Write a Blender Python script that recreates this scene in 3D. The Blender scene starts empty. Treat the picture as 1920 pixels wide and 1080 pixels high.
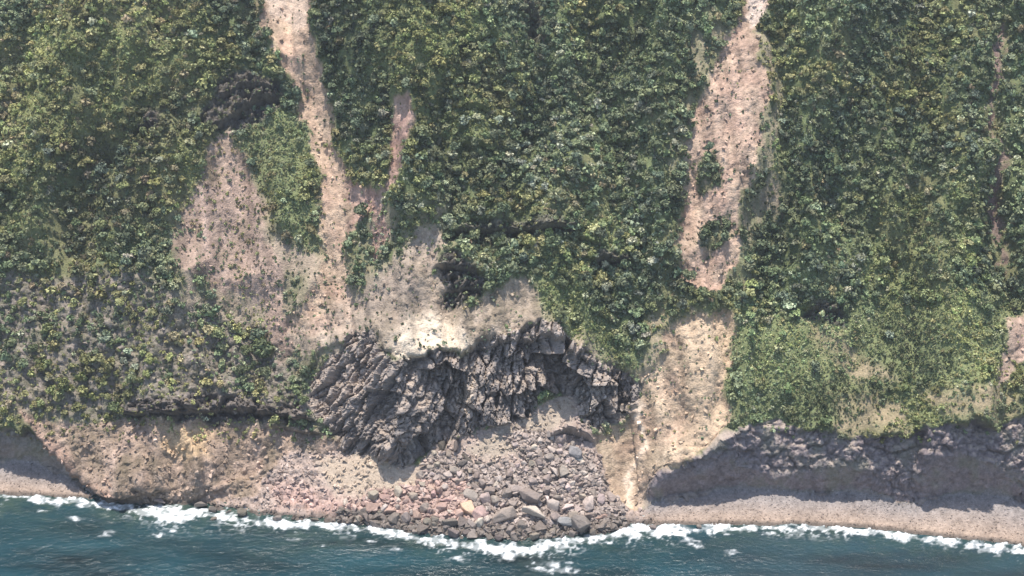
import bpy, bmesh, math, random
import numpy as np
from mathutils import Vector, Matrix, Euler
random.seed(7)
RNG = np.random.default_rng(11)
PI = math.pi
S = bpy.context.scene
COL = S.collection

# ------------------------------------------------------------------ camera, sky, sun, exposure
PITCH = math.radians(32.0)
HFOV = math.radians(40.0)
F = 960.0 / math.tan(HFOV / 2)              # focal length in photo pixels
SHORE = PITCH + math.atan((985 - 540) / F)
DIST = 655.0
CZ = DIST * math.sin(SHORE); CY = -DIST * math.cos(SHORE)
cam = bpy.data.cameras.new('camera'); cam.angle = HFOV; cam.sensor_fit = 'HORIZONTAL'
cam.clip_start = 1.0; cam.clip_end = 6000.0
co = bpy.data.objects.new('camera', cam); COL.objects.link(co)
co.location = (0, CY, CZ); co.rotation_euler = (PI / 2 - PITCH, 0, 0)
S.camera = co
SUN_EL, SUN_AZ = math.radians(79), math.radians(-25)      # azimuth from inland (+y), negative = towards -x
sd = Vector((math.sin(SUN_AZ) * math.cos(SUN_EL), math.cos(SUN_AZ) * math.cos(SUN_EL), math.sin(SUN_EL)))
w = bpy.data.worlds.new('World'); S.world = w; w.use_nodes = True
nt = w.node_tree
bg = nt.nodes['Background']
sky = nt.nodes.new('ShaderNodeTexSky'); sky.sky_type = 'NISHITA'; sky.sun_disc = False
sky.sun_elevation = SUN_EL; sky.sun_rotation = SUN_AZ; sky.air_density = 1.3; sky.dust_density = 1.5
nt.links.new(sky.outputs[0], bg.inputs[0]); bg.inputs[1].default_value = 0.14
sl = bpy.data.lights.new('sun', 'SUN'); sl.energy = 4.2; sl.angle = math.radians(0.6); sl.color = (1, 0.94, 0.84)
so = bpy.data.objects.new('sun', sl); COL.objects.link(so)
so.rotation_euler = sd.to_track_quat('Z', 'Y').to_euler()
S.view_settings.view_transform = 'Standard'; S.view_settings.look = 'None'
S.view_settings.exposure = 0.66; S.view_settings.gamma = 1.0
S.cycles.max_bounces = 5; S.cycles.diffuse_bounces = 3; S.cycles.use_denoising = True

# ------------------------------------------------------------------ numpy noise
def _h(ix, iy, s):
    n = (ix.astype(np.int64) * 374761393 + iy.astype(np.int64) * 668265263 + int(s) * 974634777) & 0xFFFFFFFF
    n = ((n ^ (n >> 13)) * 1274126177) & 0xFFFFFFFF
    return ((n ^ (n >> 16)) & 0xFFFFFF) / float(0xFFFFFF)
def vn(x, y, s=0):
    ix = np.floor(x); iy = np.floor(y); fx = x - ix; fy = y - iy
    fx = fx * fx * (3 - 2 * fx); fy = fy * fy * (3 - 2 * fy)
    a = _h(ix, iy, s); b = _h(ix + 1, iy, s); c = _h(ix, iy + 1, s); d = _h(ix + 1, iy + 1, s)
    return (a * (1 - fx) + b * fx) * (1 - fy) + (c * (1 - fx) + d * fx) * fy
def fbm(u, v, sc, o=4, s=0, g=0.5):
    t = 0; a = 1; n = 0; sx, sy = sc if isinstance(sc, tuple) else (sc, sc)
    for k in range(o):
        t = t + a * (vn(u / sx + 17.3 * k, v / sy + 9.1 * k, s + k) * 2 - 1); n += a; a *= g; sx /= 2.03; sy /= 2.03
    return t / n
def vor(x, y, s=0):
    ix = np.floor(x); iy = np.floor(y)
    f1 = np.full(x.shape, 9.0); f2 = np.full(x.shape, 9.0); idv = np.zeros(x.shape); tx = np.zeros(x.shape); ty = np.zeros(x.shape)
    for dx in (-1, 0, 1):
        for dy in (-1, 0, 1):
            cx = ix + dx; cy = iy + dy
            px = cx + _h(cx, cy, s); py = cy + _h(cx, cy, s + 5)
            d = np.hypot(px - x, py - y); m = d < f1
            f2 = np.where(m, f1, np.minimum(f2, d)); f1 = np.where(m, d, f1)
            idv = np.where(m, _h(cx, cy, s + 9), idv); tx = np.where(m, x - px, tx); ty = np.where(m, y - py, ty)
    return f1, f2, idv, tx, ty
def sm(x, a, b):
    t = np.clip((x - a) / (b - a), 0, 1); return t * t * (3 - 2 * t)
def sdf(P, u, v):
    """signed distance to a polygon in map pixels, negative inside; P list of points"""
    P = np.array(P, float); n = len(P); d = np.full(u.shape, 1e9); ins = np.zeros(u.shape, bool)
    for i in range(n):
        ax, ay = P[i]; bx, by = P[(i + 1) % n]; ex, ey = bx - ax, by - ay
        t = np.clip(((u - ax) * ex + (v - ay) * ey) / (ex * ex + ey * ey + 1e-9), 0, 1)
        d = np.minimum(d, (u - ax - t * ex) ** 2 + (v - ay - t * ey) ** 2)
        c = ((ay > v) != (by > v)) & (u < (bx - ax) * (v - ay) / (by - ay + 1e-12) + ax)
        ins ^= c
    d = np.sqrt(d); return np.where(ins, -d, d)
def seg(P, u, v):
    """distance to a polyline"""
    d = np.full(np.shape(u), 1e9)
    for (ax, ay), (bx, by) in zip(P[:-1], P[1:]):
        ex, ey = bx - ax, by - ay
        t = np.clip(((u - ax) * ex + (v - ay) * ey) / (ex * ex + ey * ey + 1e-9), 0, 1)
        d = np.minimum(d, np.hypot(u - ax - t * ex, v - ay - t * ey))
    return d

# ------------------------------------------------------------------ terrain profile (survey of the coast, columns along the shore)
# u: waterline, beach/talus top, cliff foot, cliff middle, cliff top, slope break | angles of beach, talus, low cliff, high cliff, slope, top slope
PROF = [
 (-320, 925, 868, 855, 830, 790, 560,  8, 12, 102, 88, 40, 45),
 (   0, 927, 870, 858, 835, 806, 560,  8, 14, 102, 88, 38, 46),
 (  60, 930, 880, 866, 845, 818, 560,  8, 14, 103, 90, 38, 46),
 ( 110, 933, 892, 880, 866, 846, 560,  8, 14, 103, 92, 40, 46),
 ( 150, 935, 908, 902, 893, 880, 560,  9, 16, 103, 92, 44, 46),
 ( 205, 940, 936, 934, 932, 928, 560, 14, 30,  90, 80, 47, 46),
 ( 260, 944, 940, 938, 930, 920, 560, 40, 70,  84, 66, 47, 45),
 ( 345, 945, 943, 940, 932, 925, 560, 40, 70,  85, 60, 46, 44),
 ( 362, 945, 942, 940, 915, 895, 560, 20, 60, 100, 80, 46, 44),
 ( 400, 950, 938, 932, 922, 908, 560, 20, 24,  85, 60, 44, 43),
 ( 470, 962, 935, 915, 908, 900, 600, 22, 26,  50, 45, 38, 42),
 ( 540, 970, 935, 870, 830, 790, 650, 18, 27,  36, 44, 50, 40),
 ( 600, 975, 930, 850, 830, 660, 620, 18, 29, 50, 50, 45, 40),
 ( 650, 980, 925, 838, 815, 640, 600, 18, 30, 95, 54, 42, 42),
 ( 700, 985, 925, 858, 835, 640, 600, 18, 30, 104, 55, 42, 43),
 ( 750, 992, 925, 872, 835, 655, 600, 18, 30, 106, 58, 42, 44),
 ( 800, 1000, 925, 835, 805, 665, 600, 18, 30, 88, 62, 42, 45),
 ( 870, 1006, 930, 815, 790, 665, 600, 18, 31, 66, 63, 42, 45),
 ( 940, 1010, 930, 800, 770, 650, 590, 19, 32, 68, 63, 42, 45),
 (1000, 1012, 930, 770, 735, 640, 580, 19, 33, 72, 63, 40, 45),
 (1060, 1005, 930, 745, 715, 650, 560, 19, 34, 66, 61, 40, 45),
 (1120, 998, 920, 815, 760, 682, 560, 18, 36, 54, 59, 42, 45),
 (1160, 990, 910, 800, 750, 695, 570, 16, 37, 54, 58, 42, 45),
 (1200, 985, 945, 935, 920, 903, 580, 15, 34, 42, 44, 43, 44),
 (1215, 985, 945, 938, 915, 905, 585, 10, 30, 98, 88, 44, 44),
 (1245, 984, 940, 933, 905, 878, 590, 10, 14, 104, 94, 42, 44),
 (1290, 983, 930, 923, 895, 860, 590, 10, 14, 104, 92, 41, 44),
 (1340, 983, 925, 917, 870, 832, 590, 10, 14, 102, 90, 40, 44),
 (1372, 984, 922, 916, 865, 800, 590, 10, 14, 98, 84, 40, 44),
 (1450, 985, 925, 918, 890, 800, 590, 10, 14, 96, 63, 40, 45),
 (1510, 985, 930, 924, 880, 806, 590, 10, 14, 96, 63, 40, 45),
 (1600, 990, 928, 921, 868, 814, 590, 10, 14, 96, 63, 40, 45),
 (1660, 996, 942, 936, 890, 815, 590, 10, 14, 84, 63, 40, 45),
 (1722, 1003, 946, 940, 890, 806, 590, 10, 14, 84, 63, 40, 45),
 (1740, 1004, 940, 932, 850, 803, 590, 10, 14, 96, 63, 40, 45),
 (1800, 1010, 930, 923, 845, 798, 590, 10, 14, 96, 63, 40, 45),
 (1870, 1018, 938, 929, 870, 793, 590, 10, 14, 96, 63, 40, 45),
 (1930, 1026, 950, 945, 890, 790, 590, 10, 14, 88, 63, 40, 45),
 (2240, 1040, 960, 952, 890, 780, 590, 10, 14, 88, 63, 40, 45)]
PR = np.array(PROF, float)
DU, DV = 1.9, 1.7
US = np.arange(-300, 2220, DU); VS = np.arange(1130, -300, -DV)
NU, NV = len(US), len(VS)
uw = US + 7 * fbm(US, US * 0, 40, 3, 3)                 # columns wobble a little so no edge is ruler straight
K = [np.interp(uw, PR[:, 0], PR[:, i]) for i in range(13)]
for i in range(2, 7): K[i] = K[i] + 3.0 * fbm(US, US * 0 + i * 7, 28, 4, 30 + i)
K[1] = K[1] + 2.5 * fbm(US, US * 0, 60, 4, 77)
for i in range(2, 6): K[i] = np.minimum(K[i], K[i - 1] - 1.0)
def ray(v): return PITCH + np.arctan((v - 540) / F)
def angle_at(v):
    a = np.full(NU, 0.0); a[:] = K[7]
    for j, (kb, ka, wd) in enumerate(((2, 8, 10), (3, 9, 3), (4, 10, 6), (5, 11, 5), (6, 12, 60))):
        t = sm(-v, -(K[kb] + wd), -(K[kb] - wd)); a = a * (1 - t) + K[ka] * t
    return np.radians(a)
PY = np.zeros((NV, NU)); PZ = np.zeros((NV, NU)); ANG = np.zeros((NV, NU))
# waterline point of every column
thw = ray(K[1]); wy = CY + CZ / np.tan(thw)
cy_, cz_ = wy - CY, np.zeros(NU) - CZ
prev = K[1].copy()
for r, v in enumerate(VS):
    th = ray(v); below = v > K[1]
    a = np.where(below, np.radians(12.0), angle_at(v)); ANG[r] = a
    sy = np.where(below, wy - CY, cy_); sz = np.where(below, -CZ, cz_)
    dx, dz = math.cos(th), -math.sin(th)
    ax, az = np.cos(a), np.sin(a)
    t = -(sy * dz - sz * dx) / (ax * dz - az * dx)
    ny, nz = sy + t * ax, sz + t * az
    PY[r] = ny + CY; PZ[r] = nz + CZ
    cy_ = np.where(below, cy_, ny); cz_ = np.where(below, cz_, nz)
U, V = np.meshgrid(US, VS)
def blur_u(A, n):
    for _ in range(2):
        B = np.cumsum(np.concatenate([np.repeat(A[:, :1], n + 1, 1), A, np.repeat(A[:, -1:], n, 1)], 1), 1)
        A = (B[:, 2 * n + 1:] - B[:, :-2 * n - 1]) / (2 * n + 1)
    return A
# the slope above the cliffs is smoother along the shore than the cliffs are
up_ = sm(-V, -(K[5][None, :] - 8), -(K[5][None, :] - 75))
PY = PY * (1 - up_) + blur_u(PY, 26) * up_; PZ = PZ * (1 - up_) + blur_u(PZ, 26) * up_
DEP = (PY - CY) * math.cos(PITCH) - (PZ - CZ) * math.sin(PITCH)
PX = (U - 960) * DEP / F
def blur(A, n):
    for _ in range(2):
        for ax in (0, 1):
            B = np.cumsum(np.concatenate([np.repeat(np.take(A, [0], ax), n + 1, ax), A, np.repeat(np.take(A, [-1], ax), n, ax)], ax), ax)
            A = (np.take(B, range(2 * n + 1, B.shape[ax]), ax) - np.take(B, range(0, B.shape[ax] - 2 * n - 1), ax)) / (2 * n + 1)
    return A
def normals(X, Y, Z):
    P = np.stack([X, Y, Z], -1)
    gu = np.gradient(P, axis=1); gv = np.gradient(P, axis=0)
    N = np.cross(gu, gv); N /= np.linalg.norm(N, axis=-1, keepdims=True) + 1e-9
    return N
# soften the join between neighbouring columns
PX, PY, PZ = (A * 0.35 + blur(A, 2) * 0.65 for A in (PX, PY, PZ))
NB = normals(blur(PX, 5), blur(PY, 5), blur(PZ, 5))

# ------------------------------------------------------------------ what covers the ground
W1 = 20 * fbm(U, V, 55, 4, 5); W2 = 16 * fbm(U, V, 55, 4, 8)
W3 = 3.5 * fbm(U, V, 9, 3, 15); W4 = 3.5 * fbm(U, V, 9, 3, 18)
W5 = 5 * fbm(U, V, 20, 3, 25); skew = U + (V - 500) * -0.10; Uq, Vq = U + W1 * 1.3 + W3 * 1.6 + W5, V + W2 * 1.3 + W4 * 1.6 + W5 * np.sin(V / 31)
SCARS = [
 ('main', [(478,-320),(600,-320),(598,0),(604,90),(616,160),(630,240),(655,320),(662,400),(656,470),(662,560),(665,625),(560,640),(520,640),(575,560),(590,470),(598,390),(592,330),(572,240),(545,150),(515,90),(485,20)], (.48,.36,.265)),
 ('branch', [(738,185),(772,190),(778,250),(764,300),(755,345),(722,380),(736,430),(718,480),(706,500),(700,430),(690,400),(650,425),(640,370),(650,330),(690,345),(716,365),(724,300),(728,230)], (.46,.32,.26)),
 ('left', [(395,252),(445,245),(470,300),(488,400),(510,480),(535,560),(560,645),(520,690),(480,570),(440,560),(385,545),(325,470),(345,400),(365,320)], (.38,.28,.23)),
 ('middle', [(640,560),(700,545),(740,500),(765,430),(815,420),(832,455),(826,540),(880,572),(990,518),(1008,560),(1002,620),(940,632),(890,668),(800,662),(740,662),(690,625),(600,652),(560,690),(540,640)], (.40,.32,.255)),
 ('long', [(1400,-320),(1470,-320),(1448,0),(1428,60),(1433,150),(1432,230),(1405,320),(1385,400),(1385,500),(1370,545),(1318,550),(1280,520),(1263,430),(1285,340),(1305,230),(1320,150),(1355,60),(1390,20)], (.47,.35,.265)),
 ('lower', [(1245,625),(1268,596),(1300,572),(1335,592),(1368,568),(1374,680),(1378,792),(1345,830),(1290,862),(1240,885),(1207,945),(1140,945),(1110,870),(1108,812),(1190,785),(1215,700)], (.46,.355,.255)),
 ('east', [(1895,585),(2240,560),(2240,690),(1905,690),(1868,728),(1858,700),(1880,640)], (.42,.32,.25)),
 ('streak', [(1874,30),(1890,30),(1892,230),(1908,330),(1915,520),(1885,400),(1876,200)], (.27,.20,.17)),
 ('tip', [(40,788),(240,790),(395,788),(600,800),(680,850),(560,900),(520,945),(400,960),(340,965),(212,960),(160,905),(120,865)], (.38,.28,.225)),
]
D = {n: sdf(p, Uq, Vq) for n, p, c in SCARS}
def soft(d, wd=5): return 1 - sm(d, -wd, wd)
RUB = sdf([(470,935),(500,895),(540,850),(640,845),(780,870),(820,812),(1060,742),(1110,815),(1160,935),(1225,952),(1230,985),(1230,1100),(400,1100),(400,955)], Uq, Vq)
above = lambda k, o=0: soft(Vq - (K[k][None, :] + o), 2.5)           # 1 above that profile line
cent = sm(U, 560, 610) * (1 - sm(U, 1185, 1215))
rightc = sm(U, 1196, 1222); leftc = 1 - sm(U, 190, 225)
cliffband = above(3) * (1 - above(5))
MC = cliffband * np.maximum(cent, np.maximum(rightc, leftc))
# ragged upper edge of the central rock with its own outline
ROCKC = soft(sdf([(592,715),(612,668),(655,620),(700,625),(745,668),(800,662),(860,672),(905,640),(1000,612),(1050,640),(1110,672),(1160,688),(1215,712),(1198,780),(1130,800),(1090,800),(1062,742),(1010,742),(985,775),(905,812),(850,818),(800,835),(740,875),(650,845),(612,800),(585,760)], Uq, Vq), 4)
MC = np.maximum(MC * (1 - cent), ROCKC * (U < 1230))
OUT = np.maximum.reduce([                                             # smaller rock outcrops on the slope
 soft(sdf([(370,225),(410,150),(470,135),(535,185),(490,222),(440,252)], Uq, Vq), 8),
 soft(sdf([(238,248),(262,200),(300,205),(300,250)], Uq, Vq), 6),
 soft(sdf([(235,790),(245,758),(330,750),(430,742),(560,760),(600,790),(500,785),(400,792)], Uq, Vq), 6),
 soft(sdf([(838,452),(860,428),(1080,428),(1085,450),(960,462)], Uq, Vq), 8) * .8,
 soft(sdf([(820,520),(850,470),(905,500),(905,550),(850,572),(820,570)], Uq, Vq), 6),
 soft(sdf([(1500,600),(1520,560),(1575,575),(1580,620),(1540,600)], Uq, Vq), 6) * .8,
 soft(sdf([(975,60),(978,-20),(1015,-20),(1012,65)], Uq, Vq), 6) * .7,
 soft(sdf([(1095,500),(1120,480),(1185,490),(1180,512)], Uq, Vq), 6) * .8])
LR = soft(sdf([(-320,500),(120,520),(240,500),(330,545),(440,570),(520,640),(560,700),(600,790),(520,800),(235,790),(0,790),(-320,790)], Uq, Vq), 20)  # bouldery lower left
beach = (1 - above(2, -4)) * np.maximum(rightc, leftc * (V > 855))
beach = np.maximum(beach, (1 - above(3)) * np.maximum(rightc, leftc))
rub = soft(RUB, 4) * (1 - MC)
scar = np.zeros(U.shape)
for n, p, c in SCARS: scar = np.maximum(scar, soft(D[n] + 7 * fbm(skew, V, (9, 26), 3, 700), 9) * (0.8 if n in ('left', 'tip') else 1))
for isl in ([(1310,300),(1345,290),(1350,350),(1320,360)], [(1320,420),(1365,405),(1372,450),(1340,470),(1310,455)], [(640,430),(690,420),(700,500),(690,560),(655,540)]):
    scar *= 1 - 0.85 * soft(sdf(isl, Uq, Vq), 8)
TAN = np.maximum.reduce([soft(sdf(q, Uq, Vq), 14) for q in (
 [(1555,815),(1560,745),(1640,735),(1690,770),(1700,812)], [(1505,600),(1560,620),(1690,720),(1600,720),(1530,660)], [(1720,735),(1900,720),(1920,790),(1790,790)],
 [(1210,600),(1250,560),(1260,600),(1215,720)])])
tanf = TAN * (0.72 + 0.8 * fbm(U, V, (34, 16), 3, 61))
GRASSM = np.maximum.reduce([soft(sdf(q, Uq, Vq) + 22 * fbm(U, V, (50, 30), 4, 710), 22) for q in (
 [(1000,520),(1050,520),(1085,590),(1140,640),(1180,690),(1110,680),(1050,640),(1005,610)],
 [(455,240),(530,200),(575,250),(588,380),(575,470),(545,440),(490,400),(470,300)],
 [(1375,600),(1500,590),(1900,560),(1900,700),(1700,730),(1560,745),(1555,815),(1378,800)],
 [(1690,740),(1790,740),(1790,800),(1690,810)], [(440,560),(480,570),(500,620),(470,600)])])
bare = np.clip(np.maximum.reduce([scar, rub, beach, MC, OUT, np.clip(tanf, 0, 1) * .9]), 0, 1)
inside = np.maximum.reduce([-D[n_] for n_ in D])
creep = np.where(inside > 0, np.exp(-np.maximum(inside, 0) / 11), 0) * np.clip(.55 + 1.6 * fbm(U, V, 30, 3, 601), 0, 1)
soilm = np.maximum.reduce([soft(sdf(q, Uq, Vq), 26) for q in ([(340,380),(470,300),(500,420),(560,470),(600,480),(640,420),(670,560),(680,640),(560,700),(470,600),(330,560)],
 [(690,380),(760,400),(840,380),(850,450),(760,560),(690,560)], [(1300,20),(1360,60),(1320,150),(1290,330),(1265,330),(1290,150)], [(1440,60),(1475,80),(1470,420),(1400,540),(1385,400),(1435,230)], [(900,640),(1010,600),(1180,690),(1215,600),(1250,600),(1215,720),(1100,690),(1030,650)])])
soilm = np.clip(soilm * (.50 + 1.1 * fbm(skew, V, (22, 60), 4, 640) + .28 * (U < 720)), 0, 1)
bare = np.maximum(bare, soilm)
veg = 1 - bare
veg *= 1 - sm(V, K[1][None, :] - 60, K[1][None, :] - 35) * (U < 1230) * (U > 190)
veg[V > K[1][None, :]] = 0

# ------------------------------------------------------------------ relief, in metres along the slope's normal
hd = np.zeros(U.shape)
slope = above(5, 0) * 1.0

hd += slope * 16.0 * fbm(skew, V, (230, 480), 4, 40)
for P_, dd, ww in (([(70,-120),(35,90),(-10,260)],11,45), ([(992,-120),(985,60),(1015,170),(1000,260)],9,30), ([(1880,-100),(1895,250),(1905,560)],9,30), ([(1120,20),(1135,230),(1190,470),(1205,590)],8,34),
                   ([(1465,60),(1490,330),(1440,520)],6,28), ([(300,40),(260,200),(160,330),(150,470)],8,34), ([(1650,-60),(1600,200),(1560,420)],7,34), ([(860,180),(840,330),(850,420)],6,26), ([(1780,60),(1740,330),(1700,520)],6,30)):
    dq = seg(P_, U + W1 * 1.5, V); hd -= slope * dd * np.exp(-(dq / ww) ** 2)
for P_, dd, ww in (([(210,-60),(140,200),(70,420)],9,45), ([(1560,-60),(1530,250),(1500,500)],8,50), ([(800,-80),(770,150),(780,380)],7,40), ([(1240,-80),(1230,200),(1240,480)],7,30), ([(1800,300),(1790,600)],6,50), ([(530,230),(540,420)],4,26)):
    dq = seg(P_, U + W1 * 1.5, V); hd += slope * dd * np.exp(-(dq / ww) ** 2)
hd += slope * 4.6 * (1 - np.abs(fbm(skew, V, (75, 200), 3, 44)) * 2.5)
hd += (0.35 + 0.65 * veg) * 1.1 * fbm(U, V, 26, 4, 50) * (1 - beach * .8)
for n in ('main', 'long', 'branch', 'lower'):
    hd -= 2.6 * sm(-D[n], -6, 16)
# rills and rubble of the slides
hd += scar * 0.75 * fbm(skew, V, (12, 70), 4, 52) + scar * 0.55 * fbm(U, V, 7, 3, 53)
# ledges: a bulge above a drop, which shades what lies under it
def ledge(P, A, L=60):
    global hd
    us = np.array([p[0] for p in P], float); vs = np.array([p[1] for p in P], float)
    vl = np.interp(U, us, vs) + 4 * fbm(U, U * 0, 18, 3, int(us[0]))
    m = sm(U, us[0] - 14, us[0] + 14) * (1 - sm(U, us[-1] - 14, us[-1] + 14))
    dv = vl - V
    hd += m * A * np.where(dv > 0, np.exp(-np.maximum(dv, 0) / L), 0.0) * sm(dv, -3, 2)
    hd -= m * A * .5 * np.where(dv <= 0, np.exp(np.minimum(dv, 0) / (L * .4)), 0.0)
ledge([(395,240),(440,222),(475,198),(530,182)], 5, 30); ledge([(400,190),(455,165),(510,170)], 4, 22); ledge([(430,215),(500,185)], 3, 16)
ledge([(238,238),(300,232)], 5, 35)
ledge([(235,778),(330,776),(430,768),(590,790)], 6, 40)
ledge([(838,438),(960,440),(1085,436)], 6, 45)
ledge([(1080,450),(1130,470)], 4, 40); ledge([(1100,492),(1190,496)], 6, 40)
ledge([(1500,578),(1580,590)], 4, 35)
ledge([(820,500),(910,520)], 6, 35); ledge([(835,545),(900,548)], 4, 25)
ledge([(1120,30),(1170,40)], 4, 30); ledge([(1020,200),(1050,190)], 4, 30); ledge([(870,210),(920,215)], 4, 30)
ledge([(1030,818),(1070,808),(1110,825)], 6, 30)
ledge([(500,800),(600,815)], 3, 30); ledge([(795,692),(835,676),(868,694)], 11, 26); ledge([(1005,662),(1050,658),(1105,705)], 12, 30); ledge([(950,740),(1010,722),(1040,735)], 6, 24); ledge([(700,730),(760,740)], 4, 24); ledge([(1100,720),(1150,722)], 5, 24)
for q in range(26):                                        # small breaks in the forest slope
    x0, y0 = random.uniform(-150, 2100), random.uniform(0, 500)
    if not (470 < x0 < 780 or 1230 < x0 < 1470): ledge([(x0, y0), (x0 + random.uniform(30, 70), y0 + random.uniform(-15, 15))], random.uniform(2, 4), 30)
hd -= 5 * soft(seg([(985,-60),(992,60)], Uq, Vq) - 8, 8)
# broken columnar rock of the central cliff: leaning slabs
def slabs(w_, h_, lean, amp, s, mask, jit=1.0):
    global hd
    uu = (U + W3 * 1.2 + (V - 700) * lean) / w_; vv = (V + W4 * 1.2) / h_
    f1, f2, i, tx, ty = vor(uu, vv, s)
    a = (i - 0.5) * 2
    tilt = (tx * (i * 7 % 1 - .5) * 1.6 + ty * ((i * 13) % 1 - .2) * 1.8)
    hd += mask * amp * (a + tilt * jit - 0.9 * (1 - sm(f2 - f1, 0.0, 0.16)))
leanw = 0.34 * (1 - sm(U, 700, 900)) + 0.12
cm = MC * np.clip(cent + 0.0, 0, 1)
slabs(26, 74, leanw, 3.4, 101, cm); slabs(12, 34, leanw, 2.0, 102, cm, .6); slabs(7, 13, leanw, 1.0, 103, cm, .6)
rc = MC * (1 - cent); alc = np.clip((ANG * 57.3 - 86) / 10, 0, 1)
slabs(34, 30, 0.1, 1.2, 104, rc * (1 - .8 * alc)); slabs(14, 13, 0.1, .6, 105, rc * (1 - .6 * alc)); slabs(6, 5, 0, .5, 106, rc * (1 - .5 * alc))
lro = np.maximum(LR * .6, OUT)
slabs(15, 22, 0.3, 2.2, 120, OUT); slabs(7, 10, 0.3, 1.2, 121, OUT); slabs(17, 15, 0.2, 1.3, 107, lro); slabs(8, 7, 0, 0.8, 108, lro)
slabs(22, 30, 0.3, 1.0, 111, soft(D['middle'], 8) * .22); slabs(7, 8, 0.3, 0.5, 112, scar * .6)
slabs(13, 11, 0.3, 0.45, 113, soft(D['tip'], 8))
smoothfan = np.maximum(soft(sdf([(600,860),(680,850),(790,880),(770,915),(640,925)], Uq, Vq), 10), soft(sdf([(880,850),(930,815),(1000,770),(1060,750),(1075,800),(1000,820),(940,880)], Uq, Vq), 10))
slabs(9, 8, 0, 0.5, 109, rub * (1 - .8 * smoothfan)); slabs(18, 14, 0, 0.8, 110, rub * sm(V, 850, 930) * (1 - smoothfan))
hd += beach * 0.25 * fbm(U, V, (30, 8), 3, 59)
hd *= 1 - sm(V, K[1][None, :] - 6, K[1][None, :] + 14) * .8
PX = PX + NB[..., 0] * hd * (1 - .65 * slope); PY = PY + NB[..., 1] * hd; PZ = PZ + NB[..., 2] * hd
NR = normals(blur(PX, 1), blur(PY, 1), blur(PZ, 1))
NSM = normals(blur(PX, 4), blur(PY, 4), blur(PZ, 4))

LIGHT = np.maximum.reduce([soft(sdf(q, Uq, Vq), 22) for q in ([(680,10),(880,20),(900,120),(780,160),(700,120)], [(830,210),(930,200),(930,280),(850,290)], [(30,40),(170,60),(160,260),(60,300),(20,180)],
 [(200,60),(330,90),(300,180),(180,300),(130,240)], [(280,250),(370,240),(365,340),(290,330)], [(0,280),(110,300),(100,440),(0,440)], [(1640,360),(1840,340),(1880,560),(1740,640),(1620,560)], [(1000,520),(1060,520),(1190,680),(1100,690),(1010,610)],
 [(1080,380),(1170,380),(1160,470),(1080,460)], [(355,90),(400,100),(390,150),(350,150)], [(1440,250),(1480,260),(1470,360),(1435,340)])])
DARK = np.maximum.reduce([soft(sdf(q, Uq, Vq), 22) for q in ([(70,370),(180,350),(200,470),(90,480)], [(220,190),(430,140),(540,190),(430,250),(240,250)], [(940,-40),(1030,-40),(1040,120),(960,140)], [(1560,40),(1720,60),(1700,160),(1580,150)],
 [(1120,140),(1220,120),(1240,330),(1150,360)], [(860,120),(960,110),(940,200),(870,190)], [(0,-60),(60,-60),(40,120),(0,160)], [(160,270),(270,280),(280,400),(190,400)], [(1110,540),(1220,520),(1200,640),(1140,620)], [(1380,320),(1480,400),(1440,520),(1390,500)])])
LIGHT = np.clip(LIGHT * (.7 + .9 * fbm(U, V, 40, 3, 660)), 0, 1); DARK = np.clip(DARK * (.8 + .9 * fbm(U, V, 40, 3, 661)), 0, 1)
# ------------------------------------------------------------------ ground albedo (own colour of soil, rock, litter; painted gap shade in the boulder fan)
def C3(c): return np.array(c, float)
n1 = fbm(U, V, 30, 4, 70)[..., None]; n2 = fbm(U, V, 6, 3, 71)[..., None]; n3 = fbm(skew, V, (14, 110), 4, 72)[..., None]
ALB = C3((.125, .148, .070)) * (1 + .4 * n1 + .3 * n2) + np.clip(n3, 0, 1) * .5 * C3((.09, .07, .05))
def lay(m, c):
    global ALB
    m = np.clip(m, 0, 1)[..., None]; ALB = ALB * (1 - m) + c * m
lay(veg * np.clip((fbm(skew, V, (70, 120), 4, 610) + .28 * (1 - sm(U, 420, 760)) + .12 * sm(U, 1350, 1500) - .18) * 5, 0, 1) * .8, C3((.17, .165, .085)) * (1 + .3 * n2))
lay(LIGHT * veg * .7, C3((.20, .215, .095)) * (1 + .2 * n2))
lay(GRASSM * .85, C3((.18, .20, .095)) * (1 + .3 * n1 + .3 * n2))
lay(LR * (.75 + .45 * n2[..., 0]), C3((.235, .195, .170)) * (1 + .45 * n2))
lay(np.clip(tanf, 0, 1), C3((.33, .265, .17)) * (1 + .2 * n2))
lay(soilm, C3((.34, .27, .205)) * (1 + .3 * n2 + .3 * n3))
for nme, p, c in SCARS:
    pk = C3((c[0] * .93, c[1] * .86, c[2] * .88)); b = np.clip(.5 + n1 * 1.2, 0, 1)
    f = 1.0 if nme not in ('left', 'tip', 'middle') else 0.8
    lay(soft(D[nme] + 7 * fbm(skew, V, (9, 26), 3, 700), 9) * (scar > .02) * np.clip(scar * 1.3, 0, 1) * (f + (1 - f) * 2 * n1[..., 0]), (C3(c) * b + pk * (1 - b)) * (1 + .55 * n3 + .34 * n2) * .93)
lay(soft(sdf([(300,800),(385,798),(385,850),(330,860),(295,830)], Uq, Vq), 14) * .8, C3((.55, .39, .24)) * (1 + .2 * n2))
lay(soft(seg([(45,805),(120,855),(205,930)], Uq, Vq) - 16, 12) * soft(D['tip'], 4) * .7, C3((.42, .27, .21)) * (1 + .2 * n2))
lay(soft(sdf([(1270,600),(1370,590),(1374,700),(1370,790),(1300,850),(1290,700)], Uq, Vq), 16) * .7, C3((.60, .455, .32)) * (1 + .15 * n3))
lay(soft(seg([(1208,770),(1196,830),(1180,900),(1172,930)], Uq, Vq) - 5, 6), C3((.68, .54, .42)))
lay(soft(sdf([(560,-300),(580,-300),(585,60),(560,70),(500,20),(500,-300)], Uq, Vq), 8) * .5, C3((.64, .52, .43)))
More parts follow.
